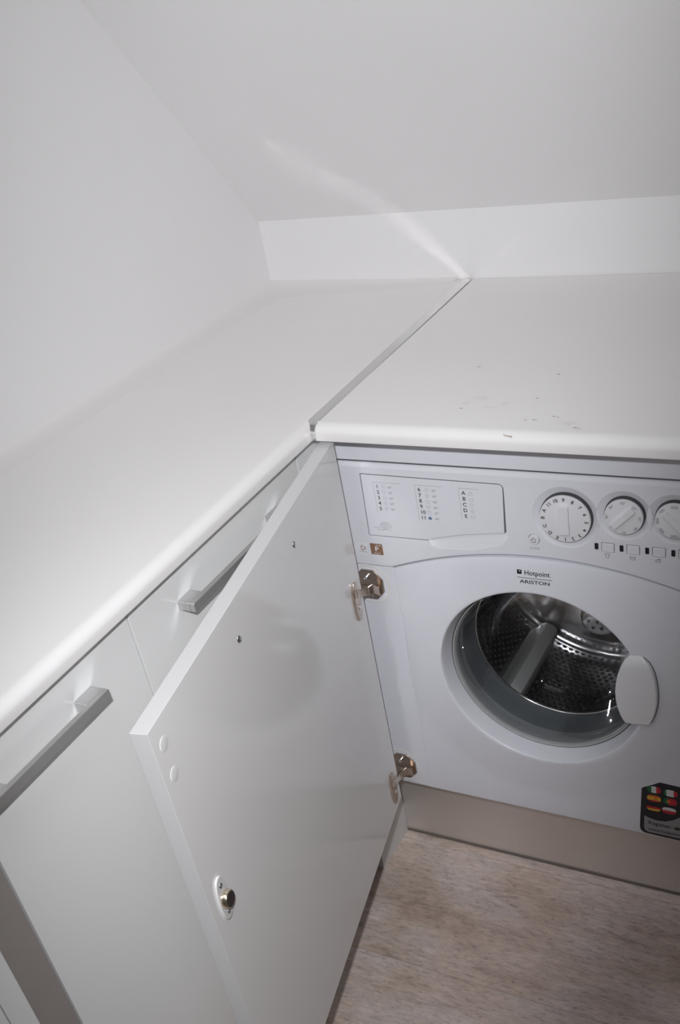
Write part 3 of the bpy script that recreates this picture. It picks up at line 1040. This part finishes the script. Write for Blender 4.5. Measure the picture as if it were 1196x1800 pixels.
# perforations: small dark hollows each with a raised rim
bm = bmesh.new()
bmr = bmesh.new()
pad_angles = [math.radians(-124), math.radians(-4), math.radians(116)]
rows_ = 25
per = 118
for j in range(rows_):
    y = 0.112 + j * (DY1 - 0.014 - 0.112) / (rows_ - 1)
    for i in range(per):
        a = 2 * pi * (i + 0.5 * (j % 2)) / per
        if any(abs((a - pa + pi) % (2 * pi) - pi) < 0.135 for pa in pad_angles):
            continue
        ca, sa = math.cos(a), math.sin(a)
        def P(du, dv_, rad):
            aa = a + du / DR
            return AX @ Vector((rad * math.cos(aa), rad * math.sin(aa), y + dv_))
        bm.faces.new([bm.verts.new(P(0.0023 * math.cos(t), 0.0023 * math.sin(t), DR - 0.0006)) for t in [2 * pi * q / 7 for q in range(7)]])
        if True:
            ring_o = [bmr.verts.new(P(0.0046 * math.cos(t), 0.0046 * math.sin(t), DR - 0.0001)) for t in [2 * pi * q / 6 for q in range(6)]]
            ring_i = [bmr.verts.new(P(0.0023 * math.cos(t), 0.0023 * math.sin(t), DR - 0.0013)) for t in [2 * pi * q / 6 for q in range(6)]]
            for q in range(6):
                p2 = (q + 1) % 6
                bmr.faces.new((ring_o[q], ring_o[p2], ring_i[p2], ring_i[q]))
o = bmobj('drum_perforations', bm, M['hole'], dm)
o['kind'] = 'stuff'
o = bmobj('drum_dimples', bmr, M['steel'], dm, smooth=True)
o['kind'] = 'stuff'
# round pressed perforated rosettes on the drum back
for ang in (20, 140, 260):
    a = math.radians(ang)
    rc = 0.150
    c = Vector((rc * math.cos(a), rc * math.sin(a)))
    rz = lathe('drum_rosette', [(0.034, 0.002), (0.030, -0.004), (0.026, -0.006), (0.0, -0.006)], None, AX @ Matrix.Translation((c.x, c.y, DY1 - 0.008)), M['steel'], dm, n=32)
    bm = bmesh.new()
    for q in range(7):
        t = 2 * pi * q / 6
        px, py = (0, 0) if q == 6 else (0.016 * math.cos(t), 0.016 * math.sin(t))
        add_flat(bm, circle(c.x + px, c.y + py, 0.0035, 8), AX, DY1 - 0.0145)
    bmobj('drum_rosette_holes', bm, M['hole'], dm)
# lifter paddles
for pa in pad_angles:
    rad = Vector((math.cos(pa), math.sin(pa), 0))
    tan = Vector((-math.sin(pa), math.cos(pa), 0))
    px = AX @ Matrix(((tan.x, rad.x, 0, 0), (tan.y, rad.y, 0, 0), (0, 0, 1, 0), (0, 0, 0, 1)))
    v, f_ = [], []
    sec = [(-0.026, DR - 0.002), (-0.021, DR - 0.018), (-0.016, DR - 0.040), (-0.011, DR - 0.047), (0.0, DR - 0.049), (0.011, DR - 0.047), (0.016, DR - 0.040), (0.021, DR - 0.018), (0.026, DR - 0.002)]
    ys = [(0.128, 0.05), (0.131, 0.55), (0.138, 0.86), (0.150, 1.0), (DY1 - 0.045, 1.0), (DY1 - 0.030, 0.9), (DY1 - 0.020, 0.6), (DY1 - 0.014, 0.05)]
    for (y, s) in ys:
        for (x, r) in sec:
            rr2 = DR - 0.002 - (DR - 0.002 - r) * s
            v.append(px @ Vector((x * (0.75 + 0.25 * s), rr2, y)))
    m_ = len(sec)
    for i in range(len(ys) - 1):
        for j in range(m_ - 1):
            f_.append((i * m_ + j, i * m_ + j + 1, (i + 1) * m_ + j + 1, (i + 1) * m_ + j))
    pd = mesh('lifter_paddle', v, f_, M['paddle'], dm, autosmooth=32)
# glass bowl
lathe('porthole_glass', [(0.1448, 0.0135), (0.1430, 0.0150), (0.1400, 0.030), (0.1345, 0.060), (0.1280, 0.088), (0.1200, 0.106), (0.1080, 0.118), (0.090, 0.125), (0.05, 0.130), (0.0, 0.131)],
      None, AX, M['glass'], wm, n=96, smooth=70)
# porthole door handle
hl = [(0.4120, 0.5497), (0.4050, 0.5452), (0.3985, 0.5385), (0.3930, 0.5265), (0.3885, 0.5110), (0.3856, 0.4950), (0.3845, 0.4815), (0.3850, 0.4660), (0.3872, 0.4525), (0.3915, 0.4380), (0.3970, 0.4275),
      (0.4020, 0.4262), (0.4128, 0.4266), (0.4315, 0.4290), (0.4338, 0.4303), (0.4390, 0.4440), (0.4425, 0.4600), (0.4438, 0.4740), (0.4437, 0.4887), (0.4420, 0.5050), (0.4393, 0.5188), (0.4355, 0.5300), (0.4310, 0.5375), (0.4235, 0.5445)]
ph = shape2d('porthole_handle', [hl], 0.024, fx(-0.008), M['knob'], wm, bevel=0.0022, seg=3)
hg = grow(hl, 0.0008)
bm = bmesh.new()
add_strip(bm, hg[13:24], 0.0012, FX)
for q in bm.verts:
    q.co.y = F - swell(q.co.x, q.co.z) - 0.0018
bmobj('handle_gap', bm, M['joint'], wm)
for vv in ph.data.vertices:        # slope its upper end back
    if vv.co.z > 0.536 and vv.co.y < F - 0.004:
        vv.co.y += (vv.co.z - 0.536) * 0.75
# stickers
st = shape2d('energy_sticker', [rrect(0.0157, 0.6618, 0.0362, 0.6808, 0.0006, 2)], 0.0003, fx(0.0001), M['brown'], wm, bevel=0)
bm = text_mesh([('P', 0.0262, 0.6712, 0.0112, 0, 'CENTER', 1.1, 0.0002), ('***', 0.0300, 0.6768, 0.0062, 0, 'CENTER', 1.2)], fx(0.0006))
add_strip(bm, [(0.0210, 0.6645), (0.0315, 0.6645)], 0.0008, fx(0.0006))
bmobj('sticker_letter', bm, M['sticker_clear'], st)
s2 = shape2d('wash_sticker', [rrect(-0.0090, 0.6600, 0.0120, 0.6805, 0.0006, 2)], 0.0002, fx(0.0001), M['sticker_clear'], wm, bevel=0)
bm = bmesh.new()
PW = fx(0.0005)
for q in range(3):
    a0 = pi / 2 + q * 2 * pi / 3
    add_strip(bm, [(0.0028 + 0.0046 * math.cos(a0 + t) * (1 - 0.25 * t), 0.6712 + 0.0046 * math.sin(a0 + t) * (1 - 0.25 * t)) for t in [0.2 * i for i in range(10)]], 0.0014, PW)
bmobj('sticker_emblem', bm, M['brown'], s2)
bm = bmesh.new()
add_strip(bm, [(-0.0040, 0.6645), (0.0100, 0.6645)], 0.0007, PW)
bmobj('sticker_caption', bm, M['print_grey'], s2)

# black registration sticker with small flags
SD = swell(0.45, 0.25) + 0.0016
RX = fx(0.0013)
rs = [(0.4165, 0.2892), (0.4175, 0.2910), (0.4370, 0.3035), (0.4425, 0.3078), (0.4445, 0.3086), (0.50, 0.3052), (0.50, 0.1935), (0.4240, 0.1948), (0.4180, 0.1962), (0.4145, 0.1995), (0.4127, 0.2060)]
v = []
reg = shape2d('registration_sticker', [rs], 0.0003, RX, M['sticker_black'], wm, bevel=0)
RG = fx(0.00175)
bm = bmesh.new()
gp = [(0.4200, 0.2335), (0.4270, 0.2300), (0.4400, 0.2275), (0.4520, 0.2290), (0.4640, 0.2350), (0.4740, 0.2440), (0.4985, 0.252), (0.4985, 0.1985), (0.4260, 0.1988), (0.4215, 0.2010), (0.4196, 0.2060)]
add_flat(bm, gp, RG)
bmobj('sticker_lower_field', bm, M['sticker_grey'], reg)
RT = fx(0.0020)
bm = text_mesh([('Register', 0.4262, 0.2196, 0.0105, 0, 'LEFT', 0.95, 0.00008), ('your', 0.4545, 0.2185, 0.0052, 0, 'LEFT', 1.0), ('www.hotpoint.eu', 0.4262, 0.2060, 0.0085, 0, 'LEFT', 0.98, 0.00008)], RT)
add_flat(bm, circle(0.4705, 0.2185, 0.0042, 14, 1.2, 0.8), RT)
bmobj('sticker_text', bm, M['print'], reg)


def flag(cx, cz, bands, vertical, rx=0.0105, rz=0.0068):
    """little rounded flag; bands = [(colour, from, to)] as fractions"""
    for (c_, a, b) in bands:
        bm = bmesh.new()
        pts = []
        steps = 8
        def half(u):
            return (1 - abs(u) ** 3.0) ** (1 / 3.0)
        if vertical:
            us = [-1 + 2 * (a + (b - a) * i / steps) for i in range(steps + 1)]
            pts = [(cx + rx * u, cz + rz * half(u)) for u in us] + [(cx + rx * u, cz - rz * half(u)) for u in reversed(us)]
        else:
            us = [1 - 2 * (a + (b - a) * i / steps) for i in range(steps + 1)]
            pts = [(cx + rx * half(u), cz + rz * u) for u in us] + [(cx - rx * half(u), cz + rz * u) for u in reversed(us)]
        clean = []
        for p in pts:
            if not clean or (abs(p[0] - clean[-1][0]) + abs(p[1] - clean[-1][1])) > 1e-6:
                clean.append(p)
        if abs(clean[0][0] - clean[-1][0]) + abs(clean[0][1] - clean[-1][1]) < 1e-6:
            clean.pop()
        add_flat(bm, clean, RG)
        bmobj('flag_band', bm, M['flag_' + c_], reg)


flag(0.4350, 0.2915, [('green', 0, .33), ('white', .33, .67), ('red', .67, 1)], True)
flag(0.4600, 0.2905, [('green', 0, .2), ('white', .2, .72), ('red', .72, 1)], True)
flag(0.4352, 0.2730, [('orange', 0, .3), ('yellow', .3, .75), ('red', .75, 1)], False)
flag(0.4595, 0.2730, [('green', 0, .36), ('red', .36, 1)], True)
flag(0.4345, 0.2535, [('black', 0, .33), ('red', .33, .66), ('yellow', .66, 1)], False)
flag(0.4580, 0.2535, [('white', 0, .5), ('red', .5, 1)], False)
bm = bmesh.new()
add_flat(bm, circle(0.4375, 0.2735, 0.0028, 12), fx(0.0019))
add_flat(bm, circle(0.4570, 0.2730, 0.0028, 12), fx(0.0019))
bmobj('flag_emblems', bm, M['flag_orange'], reg)

# ------------------------------------------------------------------ furniture door of the machine, standing open
A = -0.19717
DV = Vector((-math.sin(A), -math.cos(A), 0))
NV = Vector((-math.cos(A), math.sin(A), 0))       # outward (front) side of the opened door
NI = -NV
HG = Vector((0.0155, 0.01728, 0))
DW, DT, DZB, DZT = 0.6198, 0.0200, 0.2016, 0.8704
# local frame on the inner face: x along -DV, y up, z out of the inner face
DX = frame(HG, -DV, (0, 0, 1), NI)
door = box('integrated_door', (-DW, DZB, -DT), (0, DZT, 0), M['door_inner'], wm, bevel=0.0007, seg=2, xf=DX)
door['label'] = 'glossy white furniture door of the washing machine, standing open'
door.data.materials.append(M['edge_white'])
for p in door.data.polygons:
    if abs(p.normal.dot(NI)) < 0.95:
        p.material_index = 1


def dfx(s, z, off=0.0):
    return DX @ Matrix.Translation((-s, z, off))


# outer handle, hidden behind the door
box('door_handle', (-0.405, 0.814, -DT - 0.030), (-0.195, 0.826, -DT - 0.0225), M['alu'], door, bevel=0.0004, seg=1, xf=DX)
for s in (0.217, 0.383):
    box('door_handle_foot', (-s - 0.014, 0.814, -DT - 0.0225), (-s + 0.014, 0.826, -DT), M['alu'], door, bevel=0.0003, seg=1, xf=DX)
# handle screws
for (s, z) in ((0.2024, 0.8267), (0.4030, 0.8249)):
    lathe('screw', [(0.0046, 0.0), (0.0044, 0.0009), (0.0032, 0.0019), (0.0014, 0.0022), (0.0012, 0.0012), (0.0, 0.0011)], None, dfx(s, z), M['zinc'], door, n=20, smooth=30)
# plastic cover caps near the free edge
for (s, z) in ((0.6005, 0.8420), (0.6005, 0.8030)):
    lathe('cover_cap', [(0.0080, 0.0), (0.0079, 0.0004), (0.0074, 0.0005), (0.0, 0.0005)], None, dfx(s, z), M['door_inner'], door, n=28)
# magnet catch
ct = shape2d('catch_plate', [[(0.0118 * math.copysign(abs(math.cos(t)) ** .8, math.cos(t)), 0.0310 * math.copysign(abs(math.sin(t)) ** .9, math.sin(t))) for t in [2 * pi * i / 36 for i in range(36)]]],
             0.0030, dfx(0.5930, 0.6140), M['cap'], door, bevel=0.0010, seg=3)
ct['label'] = 'white oval catch plate with dark round magnet'
DZ = 0.6130
# kept as siblings: cylinder and two screws of the catch
lathe('magnet_sleeve', [(0.0108, 0.0028), (0.0106, 0.0085), (0.0100, 0.0095), (0.0092, 0.0098)], None, dfx(0.5925, DZ), M['brass'], door, n=32, smooth=40)
lathe('magnet', [(0.0092, 0.0099), (0.0088, 0.0103), (0.0, 0.0104)], None, dfx(0.5925, DZ), M['magnet'], door, n=32, smooth=40)
for z in (DZ + 0.0205, DZ - 0.0195):
    lathe('catch_screw', [(0.0034, 0.0028), (0.0032, 0.0036), (0.0016, 0.0036), (0.0013, 0.0031), (0.0, 0.0031)], None, dfx(0.5930, z), M['zinc'], door, n=14, smooth=30)

# hinges: octagonal plate on the machine, arm, arrow-shaped plate on the door
def hinge(hz):
    oc = [(0.0286 * math.cos(t) * 0.92, 0.0286 * math.sin(t)) for t in [pi / 8 + pi / 4 * i for i in range(8)]]
    P0 = frame((HX, F - 0.0008, hz), (1, 0, 0), (0, 0, 1), (0, -1, 0))
    shape2d('hinge_plate', [oc], 0.0022, P0, M['hinge'], door, bevel=0.0004, seg=1)
    # folded housing with the pivot
    v = []
    sec = [(-0.020, -0.0005, 0.002), (-0.020, -0.0005, 0.0046), (0.0150, -0.0022, 0.0046), (0.0190, -0.0060, 0.0046), (0.0190, -0.0195, 0.0046), (0.0120, -0.0240, 0.0046), (-0.004, -0.0240, 0.0046)]
    lp = [(-0.0200, -0.0010), (-0.004, -0.0220), (0.0110, -0.0220), (0.0180, -0.0170), (0.0180, -0.0060), (0.0140, -0.0020)]
    shape2d('hinge_housing', [lp], 0.0036, P0 @ Matrix.Translation((0, 0, 0.0022)), M['hinge'], door, bevel=0.0005, seg=1)
    for (dx, dz, r) in ((-0.002, 0.0140, 0.0046), (0.0085, -0.0085, 0.0034), (0.0055, -0.0175, 0.0028)):
        lathe('hinge_screw', [(r, 0.002), (r * .95, 0.0060), (r * .7, 0.0072), (r * 0.3, 0.0072), (r * .25, 0.0064), (0, 0.0064)], None, P0 @ Matrix.Translation((dx, dz, 0)), M['chrome'], door, n=18, smooth=30)
    # plate on the door
    zc = hz + 0.023
    ap = [(-0.0040, 0.0310), (-0.0100, 0.0190), (-0.0100, -0.0100), (-0.0062, -0.0310), (0.0020, -0.0335), (0.0085, -0.0240), (0.0095, 0.0060), (0.0050, 0.0290)]
    Pd = dfx(0.0340, zc)
    shape2d('mounting_plate', [[(x * 1.2, y) for x, y in ap]], 0.0042, Pd, M['hinge'], door, bevel=0.0006, seg=1)
    lathe('mounting_screw', [(0.0040, 0.004), (0.0038, 0.0052), (0.0020, 0.0058), (0.0, 0.0050)], None, Pd @ Matrix.Translation((0.0015, -0.0125, 0)), M['chrome'], door, n=18, smooth=30)
    # arm: bent strap from the door plate to the pivot
    a0 = Vector((0.0225, -0.0235, hz + 0.0355))
    a1 = Vector((0.0310, -0.0250, hz + 0.0410))
    b1 = Vector((0.0100, F - 0.0230, hz + 0.0015))
    b0 = Vector((0.0195, F - 0.0060, hz - 0.0080))
    pts = [a0, a1, a1.lerp(b1, 0.5), b1, Vector((0.0155, F - 0.0160, hz + 0.0030)), b0]
    v, f2 = [], []
    for i, p in enumerate(pts):
        hh = (0.0062, 0.0066, 0.0066, 0.0070, 0.0085, 0.0085)[i]
        d = (pts[min(i + 1, len(pts) - 1)] - pts[max(i - 1, 0)]).normalized()
        q = d.cross(Vector((0, 0, 1))).normalized() * 0.0026
        for (sx_, sz_) in ((-1, -1), (1, -1), (1, 1), (-1, 1)):
            v.append(p + q * sx_ + Vector((0, 0, hh * sz_)))
    for i in range(len(pts) - 1):
        for j in range(4):
            k = (j + 1) % 4
            f2.append((i * 4 + j, i * 4 + k, i * 4 + 4 + k, i * 4 + 4 + j))
    f2 += [(0, 1, 2, 3), tuple(range(len(v) - 1, len(v) - 5, -1))]
    bm = bmesh.new()
    vs2 = [bm.verts.new(p) for p in v]
    for ff in f2:
        bm.faces.new([vs2[i] for i in ff])
    bmesh.ops.recalc_face_normals(bm, faces=bm.faces)
    bmesh.ops.bevel(bm, geom=list(bm.edges), offset=0.0005, segments=1, affect='EDGES')
    bmobj('hinge_arm', bm, M['hinge'], door)


for hz in HZ:
    hinge(hz)

# ------------------------------------------------------------------ metal plinth under the machine
p2 = tag(box('plinth.002', (-0.0495, YP, 0.0045), (0.62, YP + 0.012, ZB - 0.002), M['plinth'], bevel=0.0006), 'brushed metal plinth board under the washing machine', 'plinth')
box('plinth_shadow_strip', (-0.0495, YP - 0.0022, 0.0), (0.62, YP + 0.006, 0.0044), M['plinth_shadow'], p2, bevel=0.0006)  # dark strip draws the shadow line where plinth meets floor
